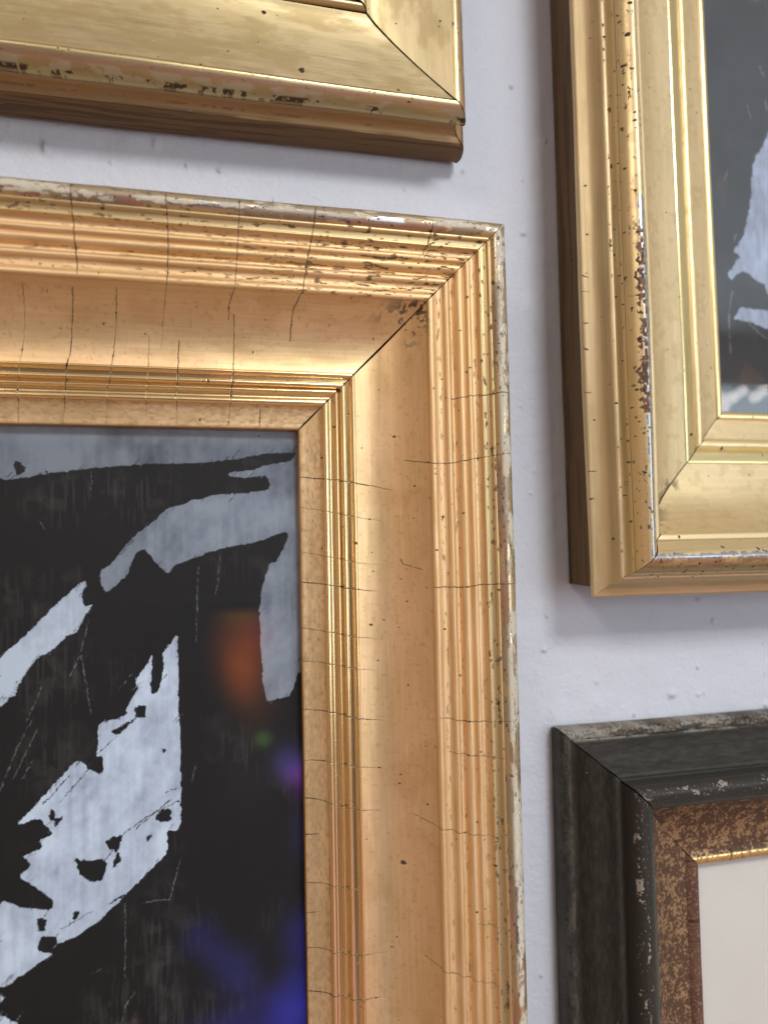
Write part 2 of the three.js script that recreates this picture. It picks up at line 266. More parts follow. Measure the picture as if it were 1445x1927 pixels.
// ───────────────────────── frames ─────────────────────────
const coreWood = new THREE.MeshStandardMaterial({ color: lin(.06, .035, .02), roughness: .85 });
const endWood = coreWood;
function railGeometry(P, shape, rail, len, gap) {
  const N = 90, n = P.length, pos = [], nor = [], uv = [], idx = [], { p0, e, o } = rail, salt = rail.salt;
  for (let i = 0; i <= N; i++) for (const p of P) {
    const g0 = gap(p.u), s = mix(-p.u + g0, len + p.u - g0, i / N);
    const w = 1.3 * (vn(s * .007 + salt, salt) - .5) + .3 * (vn(s * .02 + salt, p.t * .01 + salt) - .5) + .22 * (vn(s * .05 + salt * 3, p.t * .06) - .5) + .17 * (vn(s * .16 + salt, p.t * .25) - .5);   // hand-planed unevenness, mm
    const u = p.u + p.nu * w, h = p.h + p.nh * w;
    pos.push((p0[0] + e[0] * s + o[0] * u) / 1000, (p0[1] + e[1] * s + o[1] * u) / 1000, h / 1000);
    nor.push(o[0] * p.nu, o[1] * p.nu, p.nh); uv.push((s + S0) / LT, p.t / shape.total);
  }
  const flip = e[0] * o[1] - e[1] * o[0] < 0;
  for (let i = 0; i < N; i++) for (let j = 0; j < n - 1; j++) {
    const a = i * n + j, b = a + n, c = a + 1, d = b + 1;
    if (flip) idx.push(a, c, b, b, c, d); else idx.push(a, b, c, b, d, c);
  }
  const geo = new THREE.BufferGeometry();
  geo.setAttribute('position', new THREE.Float32BufferAttribute(pos, 3)); geo.setAttribute('normal', new THREE.Float32BufferAttribute(nor, 3)); geo.setAttribute('uv', new THREE.Float32BufferAttribute(uv, 2)); geo.setIndex(idx);
  geo.computeVertexNormals();
  return geo;
}
function coreGeometry(shape, rail, len, gap) {          // wooden body behind the moulding: two mitred ends, back and rabbet
  const { p0, e, o } = rail, all = []; for (const s of shape.strips) for (let i = 0; i < s.P.length; i += 3) { const p = s.P[i]; all.push([p.u - 1.4 * p.nu, p.h - 1.4 * p.nh]); }
  const u0 = all[0][0], last = shape.strips.at(-1).P.at(-1);
  all.push([last.u, 1], [u0 + 7, 1], [u0 + 7, 4]); if (all[0][1] > 4.5) all.push([u0 + 7, all[0][1] - .2]);
  const tri = THREE.ShapeUtils.triangulateShape(all.map(([u, h]) => new THREE.Vector2(u, h)), []);
  const pos = [], idx = [], n = all.length;
  for (const end of [0, 1]) for (const [u, h] of all) { const g0 = gap(u) + .02, s = end ? len + u - g0 : -u + g0; pos.push((p0[0] + e[0] * s + o[0] * u) / 1000, (p0[1] + e[1] * s + o[1] * u) / 1000, h / 1000); }
  for (const [a, b, c] of tri) idx.push(a, b, c, n + a, n + c, n + b);
  for (let j = 0; j < n; j++) { const k = (j + 1) % n; idx.push(j, n + j, k, n + j, n + k, k); }
  const geo = new THREE.BufferGeometry(); geo.setAttribute('position', new THREE.Float32BufferAttribute(pos, 3)); geo.setIndex(idx);
  const flat = geo.toNonIndexed(); flat.computeVertexNormals(); return flat;
}
function framed(f) {
  const shape = SHAPES[f.profile], root = new THREE.Group(); root.name = numbered(f.name);
  const [cx, cy] = f.corner, th = THREE.MathUtils.degToRad(f.turn);
  const base = [-f.sx * f.W / 2, f.sy > 0 ? -f.H : 0];                       // bottom centre of the sight opening, mm from the corner mark
  root.position.set(cx + (Math.cos(th) * base[0] - Math.sin(th) * base[1]) / 1000, cy + (Math.sin(th) * base[0] + Math.cos(th) * base[1]) / 1000, .0006);
  root.rotation.z = th; root.userData = { label: f.label, category: f.category, group: f.group }; scene.add(root);
  const L = (a, b) => [a - base[0], b - base[1]];
  const rails = [
    { p0: L(0, 0), e: [-f.sx, 0], o: [0, f.sy], len: f.W, m: f.matH }, { p0: L(0, 0), e: [0, -f.sy], o: [f.sx, 0], len: f.H, m: f.matV },
    { p0: L(0, -f.sy * f.H), e: [-f.sx, 0], o: [0, -f.sy], len: f.W, m: f.matV }, { p0: L(-f.sx * f.W, 0), e: [0, -f.sy], o: [-f.sx, 0], len: f.H, m: f.matH },
  ];
  rails.forEach((r, i) => {
    r.salt = f.salt + i * 3.7;
    const core = mesh('rail', coreGeometry(shape, r, r.len, f.gap), coreWood, root);
    for (const s of shape.strips) mesh(s.name, railGeometry(s.P, shape, r, r.len, f.gap), r.m, core);
  });
  const u0 = shape.strips[0].P[0].u, rect = (name, m, h, grow, thick) => {
    const w = f.W + 2 * (u0 + grow), hh = f.H + 2 * (u0 + grow), g = thick ? new THREE.BoxGeometry(w / 1000, hh / 1000, thick / 1000) : new THREE.PlaneGeometry(w / 1000, hh / 1000);
    const o = mesh(name, g, m, root); const [x, y] = L(-f.sx * f.W / 2, -f.sy * f.H / 2); o.position.set(x / 1000, y / 1000, h / 1000); return o;
  };
  const pic = rect(f.pictureName, f.picture, f.pictureH - .5, 5, 1); pic.userData.label = f.pictureLabel;
  rect('glass_pane', glass, f.pictureH + 1.6, 4.5, 0);
  return root;
}
const glass = new THREE.MeshPhysicalMaterial({ color: 0xffffff, transmission: 1, thickness: 0, roughness: 0, ior: 1.75, specularIntensity: 1 });   // one sheet that mirrors as the two faces of a pane do
// ───────────────────────── pictures under glass: brushed ink on paper, drawn in mm on the sheet ─────────────────────────
function inkPicture(f, draw, W = 1024) {
  const u0 = SHAPES[f.profile].strips[0].P[0].u, w = f.W + 2 * (u0 + 5), h = f.H + 2 * (u0 + 5), H = Math.round(W * h / w), k = W / w;
  const cv = document.createElement('canvas'); cv.width = W; cv.height = H; const g = cv.getContext('2d');
  const x0 = f.sx > 0 ? -(f.W + u0 + 5) : -(u0 + 5), y1 = f.sy > 0 ? u0 + 5 : f.H + u0 + 5;      // left and top edge of the sheet, mm from the corner mark
  const X = (a) => (a - x0) * k, Y = (b) => (y1 - b) * k;
  draw(g, X, Y, k, W, H);
  const I = g.getImageData(0, 0, W, H), D = I.data;
  return { D, W, H, k, x0, y1 };
}
function sheet(p, finish, rough) {
  const tex = dataTex(p.W, p.H, (q) => {
    const c = [0, 0, 0];
    for (let y = 0; y < p.H; y++) for (let x = 0; x < p.W; x++) {
      const jx = clamp(Math.round(x + 5 * (fbm(x * .16, y * .16) - .5) + 2 * (hsh(x, y) - .5)), 0, p.W - 1), jy = clamp(Math.round(y + 5 * (fbm(x * .16 + 50, y * .16) - .5) + 2 * (hsh(y, x) - .5)), 0, p.H - 1);   // paint edges wander with the paper grain
      const i = (jy * p.W + jx) * 4, j = ((p.H - 1 - y) * p.W + x) * 4;
      finish(c, p.D[i] / 255, p.D[i + 1] / 255, p.D[i + 2] / 255, x / p.k + p.x0, p.y1 - y / p.k);
      q[j] = enc(c[0]); q[j + 1] = enc(c[1]); q[j + 2] = enc(c[2]); q[j + 3] = 255;
    }
  }, true, THREE.ClampToEdgeWrapping);
  return new THREE.MeshStandardMaterial({ map: tex, roughness: rough });
}
function poly(g, X, Y, p, fill, R, rough = 0, round = .5) {
  g.fillStyle = fill; g.beginPath(); const n = p.length / 2, at = (i) => { i = (i + n) % n; return [X(p[2 * i]), Y(p[2 * i + 1])]; };
  let jx = 0, jy = 0;
  for (let i = 0; i < n; i++) {                                 // a rounded outline through the points, frayed like a dragged brush
    const [a, b, c, d] = [at(i - 1), at(i), at(i + 1), at(i + 2)], m = Math.max(2, Math.round(Math.hypot(c[0] - b[0], c[1] - b[1]) / 2.5));
    for (let j = 0; j < m; j++) {
      const t = j / m, h1 = 2 * t ** 3 - 3 * t * t + 1, h2 = 1 - h1, h3 = t ** 3 - 2 * t * t + t, h4 = t ** 3 - t * t;
      jx = jx * .6 + (R() - .5) * rough; jy = jy * .6 + (R() - .5) * rough;
      const x = h1 * b[0] + h2 * c[0] + round * (h3 * (c[0] - a[0]) + h4 * (d[0] - b[0])) * .8 + jx, y = h1 * b[1] + h2 * c[1] + round * (h3 * (c[1] - a[1]) + h4 * (d[1] - b[1])) * .8 + jy;
      if (i || j) g.lineTo(x, y); else g.moveTo(x, y);
    }
  }
  g.closePath(); g.fill();
}
function strokes(g, X, Y, list, style, width, R, whole = .8) {
  g.strokeStyle = style; g.lineCap = 'round';
  for (const p of list) for (let i = 0; i + 3 < p.length; i += 2) {
    let x0 = X(p[i]), y0 = Y(p[i + 1]); const x1 = X(p[i + 2]), y1 = Y(p[i + 3]), m = Math.max(2, Math.round(Math.hypot(x1 - x0, y1 - y0) / 4)), ax = x0, ay = y0;
    for (let j = 1; j <= m; j++) { const x = ax + (x1 - ax) * j / m + (R() - .5) * 1.5, y = ay + (y1 - ay) * j / m + (R() - .5) * 1.5; g.lineWidth = width * (.35 + R()); if (R() < whole) { g.beginPath(); g.moveTo(x0, y0); g.lineTo(x, y); g.stroke(); } x0 = x; y0 = y; }
  }
}
// marks read off the photograph: [along, across] in mm on each rail or sheet
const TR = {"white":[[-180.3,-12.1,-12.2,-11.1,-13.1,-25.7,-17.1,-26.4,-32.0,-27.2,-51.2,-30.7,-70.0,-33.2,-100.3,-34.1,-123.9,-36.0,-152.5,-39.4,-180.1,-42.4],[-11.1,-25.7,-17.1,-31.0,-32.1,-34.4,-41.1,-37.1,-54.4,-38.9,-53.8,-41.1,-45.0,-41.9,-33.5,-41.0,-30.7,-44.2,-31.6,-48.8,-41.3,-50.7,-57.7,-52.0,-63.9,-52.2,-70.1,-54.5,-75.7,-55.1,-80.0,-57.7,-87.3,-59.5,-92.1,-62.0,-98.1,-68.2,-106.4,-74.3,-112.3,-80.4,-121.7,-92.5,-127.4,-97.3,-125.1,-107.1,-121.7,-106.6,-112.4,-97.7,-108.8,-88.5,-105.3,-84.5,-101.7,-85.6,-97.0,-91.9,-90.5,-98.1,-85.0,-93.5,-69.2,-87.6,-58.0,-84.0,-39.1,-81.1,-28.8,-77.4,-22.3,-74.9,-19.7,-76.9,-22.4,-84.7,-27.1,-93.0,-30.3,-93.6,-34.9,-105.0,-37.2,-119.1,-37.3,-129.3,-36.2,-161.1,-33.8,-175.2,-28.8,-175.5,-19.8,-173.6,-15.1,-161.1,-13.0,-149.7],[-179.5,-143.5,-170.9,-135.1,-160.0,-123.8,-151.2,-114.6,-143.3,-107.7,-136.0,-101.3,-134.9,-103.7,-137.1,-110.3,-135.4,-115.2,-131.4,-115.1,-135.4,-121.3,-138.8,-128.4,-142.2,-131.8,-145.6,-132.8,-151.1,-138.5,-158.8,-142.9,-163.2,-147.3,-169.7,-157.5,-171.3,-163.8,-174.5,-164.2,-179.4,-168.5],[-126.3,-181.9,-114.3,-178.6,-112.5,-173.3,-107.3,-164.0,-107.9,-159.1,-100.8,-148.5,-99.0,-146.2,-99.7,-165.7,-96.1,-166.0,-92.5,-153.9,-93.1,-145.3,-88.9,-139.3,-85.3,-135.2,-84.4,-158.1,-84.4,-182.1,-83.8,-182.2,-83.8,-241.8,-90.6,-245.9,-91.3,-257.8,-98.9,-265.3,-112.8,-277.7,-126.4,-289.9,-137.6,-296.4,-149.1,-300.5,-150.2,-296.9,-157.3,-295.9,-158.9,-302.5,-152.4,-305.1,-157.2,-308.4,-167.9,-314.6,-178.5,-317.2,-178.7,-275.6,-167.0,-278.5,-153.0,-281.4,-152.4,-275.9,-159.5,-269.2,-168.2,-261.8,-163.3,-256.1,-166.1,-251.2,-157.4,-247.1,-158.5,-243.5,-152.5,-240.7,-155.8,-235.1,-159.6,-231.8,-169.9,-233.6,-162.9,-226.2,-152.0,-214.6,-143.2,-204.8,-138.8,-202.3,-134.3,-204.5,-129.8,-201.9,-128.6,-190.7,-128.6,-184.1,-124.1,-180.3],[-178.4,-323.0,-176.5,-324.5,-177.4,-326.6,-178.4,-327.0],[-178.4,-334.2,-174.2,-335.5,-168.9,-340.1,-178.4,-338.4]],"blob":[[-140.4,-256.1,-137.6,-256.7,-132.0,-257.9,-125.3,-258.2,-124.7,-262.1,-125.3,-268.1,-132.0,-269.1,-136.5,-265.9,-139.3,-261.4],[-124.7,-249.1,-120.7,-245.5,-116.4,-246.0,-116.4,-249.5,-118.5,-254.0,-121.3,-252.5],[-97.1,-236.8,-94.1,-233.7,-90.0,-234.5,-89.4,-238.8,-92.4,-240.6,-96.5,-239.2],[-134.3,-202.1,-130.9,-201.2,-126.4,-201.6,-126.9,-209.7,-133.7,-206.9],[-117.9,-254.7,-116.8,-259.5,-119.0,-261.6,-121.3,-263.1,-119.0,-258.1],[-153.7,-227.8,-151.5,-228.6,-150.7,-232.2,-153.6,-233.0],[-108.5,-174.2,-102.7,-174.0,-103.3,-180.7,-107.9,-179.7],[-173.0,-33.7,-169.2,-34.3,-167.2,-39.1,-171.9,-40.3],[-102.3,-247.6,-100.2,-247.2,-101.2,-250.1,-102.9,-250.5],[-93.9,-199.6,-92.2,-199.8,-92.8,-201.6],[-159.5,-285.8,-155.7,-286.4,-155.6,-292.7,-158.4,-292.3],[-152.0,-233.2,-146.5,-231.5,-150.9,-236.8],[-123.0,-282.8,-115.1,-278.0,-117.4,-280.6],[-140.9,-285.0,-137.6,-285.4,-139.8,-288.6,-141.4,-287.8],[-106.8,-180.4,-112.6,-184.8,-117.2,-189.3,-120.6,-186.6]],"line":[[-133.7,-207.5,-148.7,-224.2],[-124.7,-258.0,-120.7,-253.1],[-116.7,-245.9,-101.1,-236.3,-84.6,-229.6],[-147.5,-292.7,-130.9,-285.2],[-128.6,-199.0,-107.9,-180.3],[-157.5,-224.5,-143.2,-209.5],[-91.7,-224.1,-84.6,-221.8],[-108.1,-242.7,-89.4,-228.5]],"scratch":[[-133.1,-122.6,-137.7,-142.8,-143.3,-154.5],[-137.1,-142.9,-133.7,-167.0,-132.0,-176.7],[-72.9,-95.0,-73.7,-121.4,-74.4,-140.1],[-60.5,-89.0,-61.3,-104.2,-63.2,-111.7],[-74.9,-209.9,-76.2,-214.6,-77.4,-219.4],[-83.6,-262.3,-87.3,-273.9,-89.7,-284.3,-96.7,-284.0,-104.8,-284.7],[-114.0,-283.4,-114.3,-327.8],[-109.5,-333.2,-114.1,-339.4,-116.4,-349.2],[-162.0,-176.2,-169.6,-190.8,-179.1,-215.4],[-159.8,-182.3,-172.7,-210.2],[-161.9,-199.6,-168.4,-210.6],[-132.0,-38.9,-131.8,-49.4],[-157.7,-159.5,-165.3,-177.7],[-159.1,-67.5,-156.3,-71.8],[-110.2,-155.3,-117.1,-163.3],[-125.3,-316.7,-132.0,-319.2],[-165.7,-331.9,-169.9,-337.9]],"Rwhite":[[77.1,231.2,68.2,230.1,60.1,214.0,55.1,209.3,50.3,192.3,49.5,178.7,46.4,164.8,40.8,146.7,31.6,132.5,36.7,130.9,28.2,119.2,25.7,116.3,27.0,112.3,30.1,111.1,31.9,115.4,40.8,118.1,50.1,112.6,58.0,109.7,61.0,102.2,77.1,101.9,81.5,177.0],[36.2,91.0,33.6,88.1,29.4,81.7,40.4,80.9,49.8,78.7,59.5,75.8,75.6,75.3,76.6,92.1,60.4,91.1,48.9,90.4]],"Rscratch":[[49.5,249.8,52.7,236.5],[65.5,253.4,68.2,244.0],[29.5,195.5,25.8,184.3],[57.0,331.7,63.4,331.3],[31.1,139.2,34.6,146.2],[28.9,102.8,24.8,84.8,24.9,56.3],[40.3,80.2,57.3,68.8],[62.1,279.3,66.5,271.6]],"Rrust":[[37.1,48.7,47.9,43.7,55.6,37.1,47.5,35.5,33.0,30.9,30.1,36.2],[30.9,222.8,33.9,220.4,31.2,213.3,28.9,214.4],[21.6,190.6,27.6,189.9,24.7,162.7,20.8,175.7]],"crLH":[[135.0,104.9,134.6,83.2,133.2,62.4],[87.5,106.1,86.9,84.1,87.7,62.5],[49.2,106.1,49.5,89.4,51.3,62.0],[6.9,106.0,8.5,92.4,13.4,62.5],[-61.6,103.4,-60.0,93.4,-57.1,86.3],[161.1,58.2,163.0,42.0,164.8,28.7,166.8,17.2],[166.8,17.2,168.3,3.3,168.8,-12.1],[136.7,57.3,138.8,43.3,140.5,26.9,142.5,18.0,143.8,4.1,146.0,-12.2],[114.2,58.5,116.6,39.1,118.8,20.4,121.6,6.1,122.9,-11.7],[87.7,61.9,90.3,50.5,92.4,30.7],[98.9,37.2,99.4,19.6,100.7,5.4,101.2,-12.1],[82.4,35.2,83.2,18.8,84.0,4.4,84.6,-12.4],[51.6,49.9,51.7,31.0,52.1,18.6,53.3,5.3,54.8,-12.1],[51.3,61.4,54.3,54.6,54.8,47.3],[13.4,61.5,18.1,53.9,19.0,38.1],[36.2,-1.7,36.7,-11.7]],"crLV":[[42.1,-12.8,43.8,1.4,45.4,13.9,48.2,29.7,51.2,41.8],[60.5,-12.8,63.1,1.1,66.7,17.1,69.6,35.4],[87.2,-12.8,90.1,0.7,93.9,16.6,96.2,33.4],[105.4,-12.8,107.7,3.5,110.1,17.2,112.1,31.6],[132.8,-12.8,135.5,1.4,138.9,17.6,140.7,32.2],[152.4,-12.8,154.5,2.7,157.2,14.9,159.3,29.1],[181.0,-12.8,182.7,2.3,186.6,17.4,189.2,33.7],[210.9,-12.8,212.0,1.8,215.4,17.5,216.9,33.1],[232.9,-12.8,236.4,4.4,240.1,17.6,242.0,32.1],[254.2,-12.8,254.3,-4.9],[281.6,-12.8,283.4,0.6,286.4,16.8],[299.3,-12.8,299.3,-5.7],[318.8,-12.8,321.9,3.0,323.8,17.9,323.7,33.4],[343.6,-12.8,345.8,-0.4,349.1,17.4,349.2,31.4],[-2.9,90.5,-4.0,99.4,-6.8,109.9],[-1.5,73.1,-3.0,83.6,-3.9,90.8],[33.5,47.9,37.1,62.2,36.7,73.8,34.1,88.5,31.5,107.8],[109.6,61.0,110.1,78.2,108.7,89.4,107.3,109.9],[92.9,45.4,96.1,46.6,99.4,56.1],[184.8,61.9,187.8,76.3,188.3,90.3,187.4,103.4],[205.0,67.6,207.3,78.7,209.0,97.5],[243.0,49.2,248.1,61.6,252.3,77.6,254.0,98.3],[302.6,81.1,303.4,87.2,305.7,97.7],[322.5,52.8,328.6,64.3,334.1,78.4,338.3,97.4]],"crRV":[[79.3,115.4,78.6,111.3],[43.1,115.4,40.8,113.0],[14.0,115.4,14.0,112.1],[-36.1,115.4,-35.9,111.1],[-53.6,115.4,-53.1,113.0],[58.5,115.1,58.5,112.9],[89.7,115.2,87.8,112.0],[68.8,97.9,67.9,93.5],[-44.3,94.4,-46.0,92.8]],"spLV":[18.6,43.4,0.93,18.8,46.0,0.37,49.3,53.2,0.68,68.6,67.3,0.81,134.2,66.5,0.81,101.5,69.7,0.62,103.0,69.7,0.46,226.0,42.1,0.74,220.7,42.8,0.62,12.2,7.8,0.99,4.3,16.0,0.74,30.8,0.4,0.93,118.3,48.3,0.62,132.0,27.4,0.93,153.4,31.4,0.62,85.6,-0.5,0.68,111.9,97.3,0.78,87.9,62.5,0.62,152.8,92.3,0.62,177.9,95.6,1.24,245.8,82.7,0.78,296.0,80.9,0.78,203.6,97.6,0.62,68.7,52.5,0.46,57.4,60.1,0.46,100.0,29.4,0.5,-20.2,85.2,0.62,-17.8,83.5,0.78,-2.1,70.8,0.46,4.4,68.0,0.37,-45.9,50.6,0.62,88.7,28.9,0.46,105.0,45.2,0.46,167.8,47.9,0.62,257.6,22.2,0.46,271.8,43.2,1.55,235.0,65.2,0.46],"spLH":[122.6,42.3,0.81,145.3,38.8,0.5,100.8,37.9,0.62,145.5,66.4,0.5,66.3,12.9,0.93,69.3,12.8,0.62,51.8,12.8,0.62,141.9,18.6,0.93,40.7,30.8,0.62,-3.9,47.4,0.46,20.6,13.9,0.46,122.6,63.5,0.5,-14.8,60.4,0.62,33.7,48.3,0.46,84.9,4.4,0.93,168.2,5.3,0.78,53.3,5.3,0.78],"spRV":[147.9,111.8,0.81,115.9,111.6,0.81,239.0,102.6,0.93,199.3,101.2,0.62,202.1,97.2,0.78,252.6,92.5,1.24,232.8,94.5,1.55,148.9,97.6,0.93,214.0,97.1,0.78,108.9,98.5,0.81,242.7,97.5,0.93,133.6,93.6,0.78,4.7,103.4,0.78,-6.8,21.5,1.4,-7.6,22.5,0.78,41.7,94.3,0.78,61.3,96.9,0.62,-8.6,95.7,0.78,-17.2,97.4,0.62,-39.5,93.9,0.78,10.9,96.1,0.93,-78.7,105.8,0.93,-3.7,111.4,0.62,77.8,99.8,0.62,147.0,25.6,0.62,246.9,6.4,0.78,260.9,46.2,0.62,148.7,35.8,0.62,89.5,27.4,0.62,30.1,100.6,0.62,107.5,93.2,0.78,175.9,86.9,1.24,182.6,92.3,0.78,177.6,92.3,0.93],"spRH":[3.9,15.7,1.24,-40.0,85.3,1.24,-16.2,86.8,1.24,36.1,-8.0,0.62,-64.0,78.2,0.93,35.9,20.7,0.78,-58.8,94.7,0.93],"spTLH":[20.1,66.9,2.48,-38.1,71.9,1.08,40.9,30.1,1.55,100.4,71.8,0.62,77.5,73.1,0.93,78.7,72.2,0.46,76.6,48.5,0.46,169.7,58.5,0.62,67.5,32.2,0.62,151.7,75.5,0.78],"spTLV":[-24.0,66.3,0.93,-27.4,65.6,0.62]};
// ───────────────────────── the room: hanging wall, and what the gilding and glass mirror ─────────────────────────
{
  const N = 1024, mm = 700 / N, R = rng(5), lump = new Float32Array(N * N);
  const put = (cx, cy, rx, ry, a) => { const r = Math.ceil(Math.max(rx, ry) * 3 / mm), ix = Math.round(cx / mm), iy = Math.round(cy / mm); for (let y = -r; y <= r; y++) for (let x = -r; x <= r; x++) lump[((iy + y + N * 4) % N) * N + (ix + x + N * 4) % N] += a * Math.exp(-((x * mm / rx) ** 2 + (y * mm / ry) ** 2)); };
  for (let i = 0; i < 170; i++) put(R() * 700, R() * 700, .6 + R() * 1.1, .6 + R() * 1.4, .2 + .5 * R());
  for (let i = 0; i < 130; i++) put(R() * 700, R() * 700, 1 + R() * 2, 1 + R() * 2.4, .5 + .5 * R());
  for (let i = 0; i < 220; i++) put(R() * 700, R() * 700, 4 + R() * 14, 4 + R() * 14, (R() - .5) * .7);
  const P = (f) => N / Math.round(N / f);
  const bump = dataTex(N, N, (q) => { for (let y = 0; y < N; y++) for (let x = 0; x < N; x++) { const k = y * N + x, v = .3 + .25 * lump[k] + .012 * (hsh(x >> 1, y >> 1) - .5) + .02 * (vn(x * .35, y * .35) - .5) + .09 * (fbm(x * .07, y * .07) - .5); q[4 * k] = q[4 * k + 1] = q[4 * k + 2] = b8(v); q[4 * k + 3] = 255; } });
  const tint = dataTex(512, 512, (q) => { for (let y = 0; y < 512; y++) for (let x = 0; x < 512; x++) { const k = 4 * (y * 512 + x), v = .635 + .03 * (fbm(x * .02, y * .02) - .5) + .012 * (hsh(x, y) - .5); q[k] = enc(v * .95); q[k + 1] = enc(v * .965); q[k + 2] = enc(v * 1.03); q[k + 3] = 255; } }, true);
  const plaster = new THREE.MeshStandardMaterial({ map: tint, bumpMap: bump, bumpScale: .008, roughness: .62 });
  const slab = (name, w, h, d, x, y, z, m, label) => { const g = new THREE.BoxGeometry(w, h, d), p = g.attributes.position, n = g.attributes.normal, uv = g.attributes.uv; for (let i = 0; i < p.count; i++) { const ax = Math.abs(n.getX(i)) > .5, ay = Math.abs(n.getY(i)) > .5; uv.setXY(i, (ax ? p.getZ(i) : p.getX(i)) / .7, (ay ? p.getZ(i) : p.getY(i)) / .7); } const o = structure(name, g, m, label); o.position.set(x, y, z); return o; };
  const W = RIGHT - LEFT, HT = CEIL - FLOOR, mx = (LEFT + RIGHT) / 2, my = (CEIL + FLOOR) / 2;
  slab('wall', W + .4, HT, .2, mx, my, -.1, plaster, 'white roughcast plaster wall the frames hang on');
  const dim = new THREE.MeshStandardMaterial({ color: lin(.58, .51, .45), roughness: .9 }), ochre = new THREE.MeshStandardMaterial({ color: lin(.62, .46, .31), roughness: .9 }), white = new THREE.MeshStandardMaterial({ color: lin(.78, .78, .78), roughness: .9 });
  const wood = new THREE.MeshStandardMaterial({ color: lin(.42, .27, .16), roughness: .5 });
  slab('floor', W + .4, .12, BACK + .4, mx, FLOOR - .06, BACK / 2, wood, 'brown wooden floor mirrored in the gilding');
  slab('ceiling', W + .4, .12, BACK + .4, mx, CEIL + .06, BACK / 2, white, 'white ceiling mirrored in the gilding');
  slab('side_wall', .2, HT, BACK, LEFT - .1, my, BACK / 2, ochre, 'ochre side wall to the left of the frames');
  slab('side_wall', .2, HT, BACK, RIGHT + .1, my, BACK / 2, dim, 'dim side wall to the right of the frames');
  const { x: wx, y: wy } = LAMPS.window, z = BACK + .1;                                            // opposite wall built round the window opening
  slab('opposite_wall', wx[0] - LEFT, HT, .2, (wx[0] + LEFT) / 2, my, z, dim, 'dim wall facing the frames, left of its window');
  slab('opposite_wall', RIGHT - wx[1], HT, .2, (wx[1] + RIGHT) / 2, my, z, dim, 'dim wall strip facing the frames, right of its window');
  slab('opposite_wall', wx[1] - wx[0], wy[0] - FLOOR, .2, (wx[0] + wx[1]) / 2, (wy[0] + FLOOR) / 2, z, dim, 'dim wall facing the frames, below its window');
  slab('opposite_wall', wx[1] - wx[0], CEIL - wy[1], .2, (wx[0] + wx[1]) / 2, (CEIL + wy[1]) / 2, z, dim, 'dim wall facing the frames, above its window');
}
function thing(name, label, category, x, y, z, group) { const g = new THREE.Group(); g.name = numbered(name); g.position.set(x, y, z); g.userData = { label, category }; if (group) g.userData.group = group; scene.add(g); return g; }
const metal = new THREE.MeshStandardMaterial({ color: lin(.7, .7, .7), roughness: .4, metalness: .6 });
for (const [lamp, label] of [[LAMPS.panel, 'square cool white panel lamp under the ceiling'], [LAMPS.second, 'added square warm white fill panel under the ceiling']]) {
  const { at, w, d, power, color } = lamp, t = thing('ceiling_lamp', label, 'lamp', ...at);
  mesh('lamp_frame', new THREE.BoxGeometry(w + .06, .026, d + .06), metal, t).position.y = .015;
  mesh('lamp_diffuser', new THREE.BoxGeometry(w, .004, d), new THREE.MeshStandardMaterial({ color: 0xffffff, emissive: lin(...color), emissiveIntensity: 1.2 }), t).position.y = -.001;
  const l = new THREE.RectAreaLight(lin(...color), power, w, d); l.position.set(at[0], at[1] - .006, at[2]); l.rotation.x = -Math.PI / 2; l.castShadow = true; scene.add(l);
}
{ // window: frame, bars, panes against the day
  const { x, y, power, color } = LAMPS.window, cx = (x[0] + x[1]) / 2, cy = (y[0] + y[1]) / 2, w = x[1] - x[0], h = y[1] - y[0], t = thing('window', 'daylit window with white bars facing the frames', 'window', cx, y[0], BACK);
  const wm = new THREE.MeshStandardMaterial({ color: lin(.75, .75, .75), roughness: .5 }), sky = new THREE.MeshStandardMaterial({ color: 0x000000, emissive: lin(...color), emissiveIntensity: 1.6 });
  for (const [a, b, c, d] of [[0, .025, w, .05], [0, h - .025, w, .05], [-w / 2 + .025, h / 2, .05, h - .1], [w / 2 - .025, h / 2, .05, h - .1], [-w / 6, h / 2, .04, h - .1], [w / 6, h / 2, .04, h - .1]]) mesh('window_bar', new THREE.BoxGeometry(c, d, .06), wm, t).position.set(a, b, .03);
  for (const sx of [-1, 0, 1]) mesh('window_pane', new THREE.BoxGeometry(w / 3 - .05, h - .1, .006), sky, t).position.set(sx * (w / 3 - .01), h / 2, .04);
  const l = new THREE.RectAreaLight(lin(...color), power, w - .1, h - .1); l.position.set(cx, cy, BACK - .004); l.castShadow = true; scene.add(l);   // faces -z
}
function bulbLamp(name, label, x, y, z, r, color, glow, power, stand) {
  const t = thing(name, label, 'lamp', x, y, z);
  mesh('lamp_shade', new THREE.SphereGeometry(r, 24, 16), new THREE.MeshStandardMaterial({ color: lin(...color.map((c) => c * .5)), emissive: lin(...color), emissiveIntensity: glow }), t);
  if (stand) mesh('lamp_stand', new THREE.CylinderGeometry(.015, .06, y - r - FLOOR, 16), metal, t).position.y = -(y - FLOOR + r) / 2;
  const l = new THREE.PointLight(lin(...color), power); l.position.set(x, y, z); l.shadow.radius = r / .02; l.castShadow = true; scene.add(l);
}
bulbLamp('floor_lamp', 'round pink glowing floor lamp near the side wall', -1.5, -.05, 1.5, .16, [1, .5, .62], .8, .12, true);
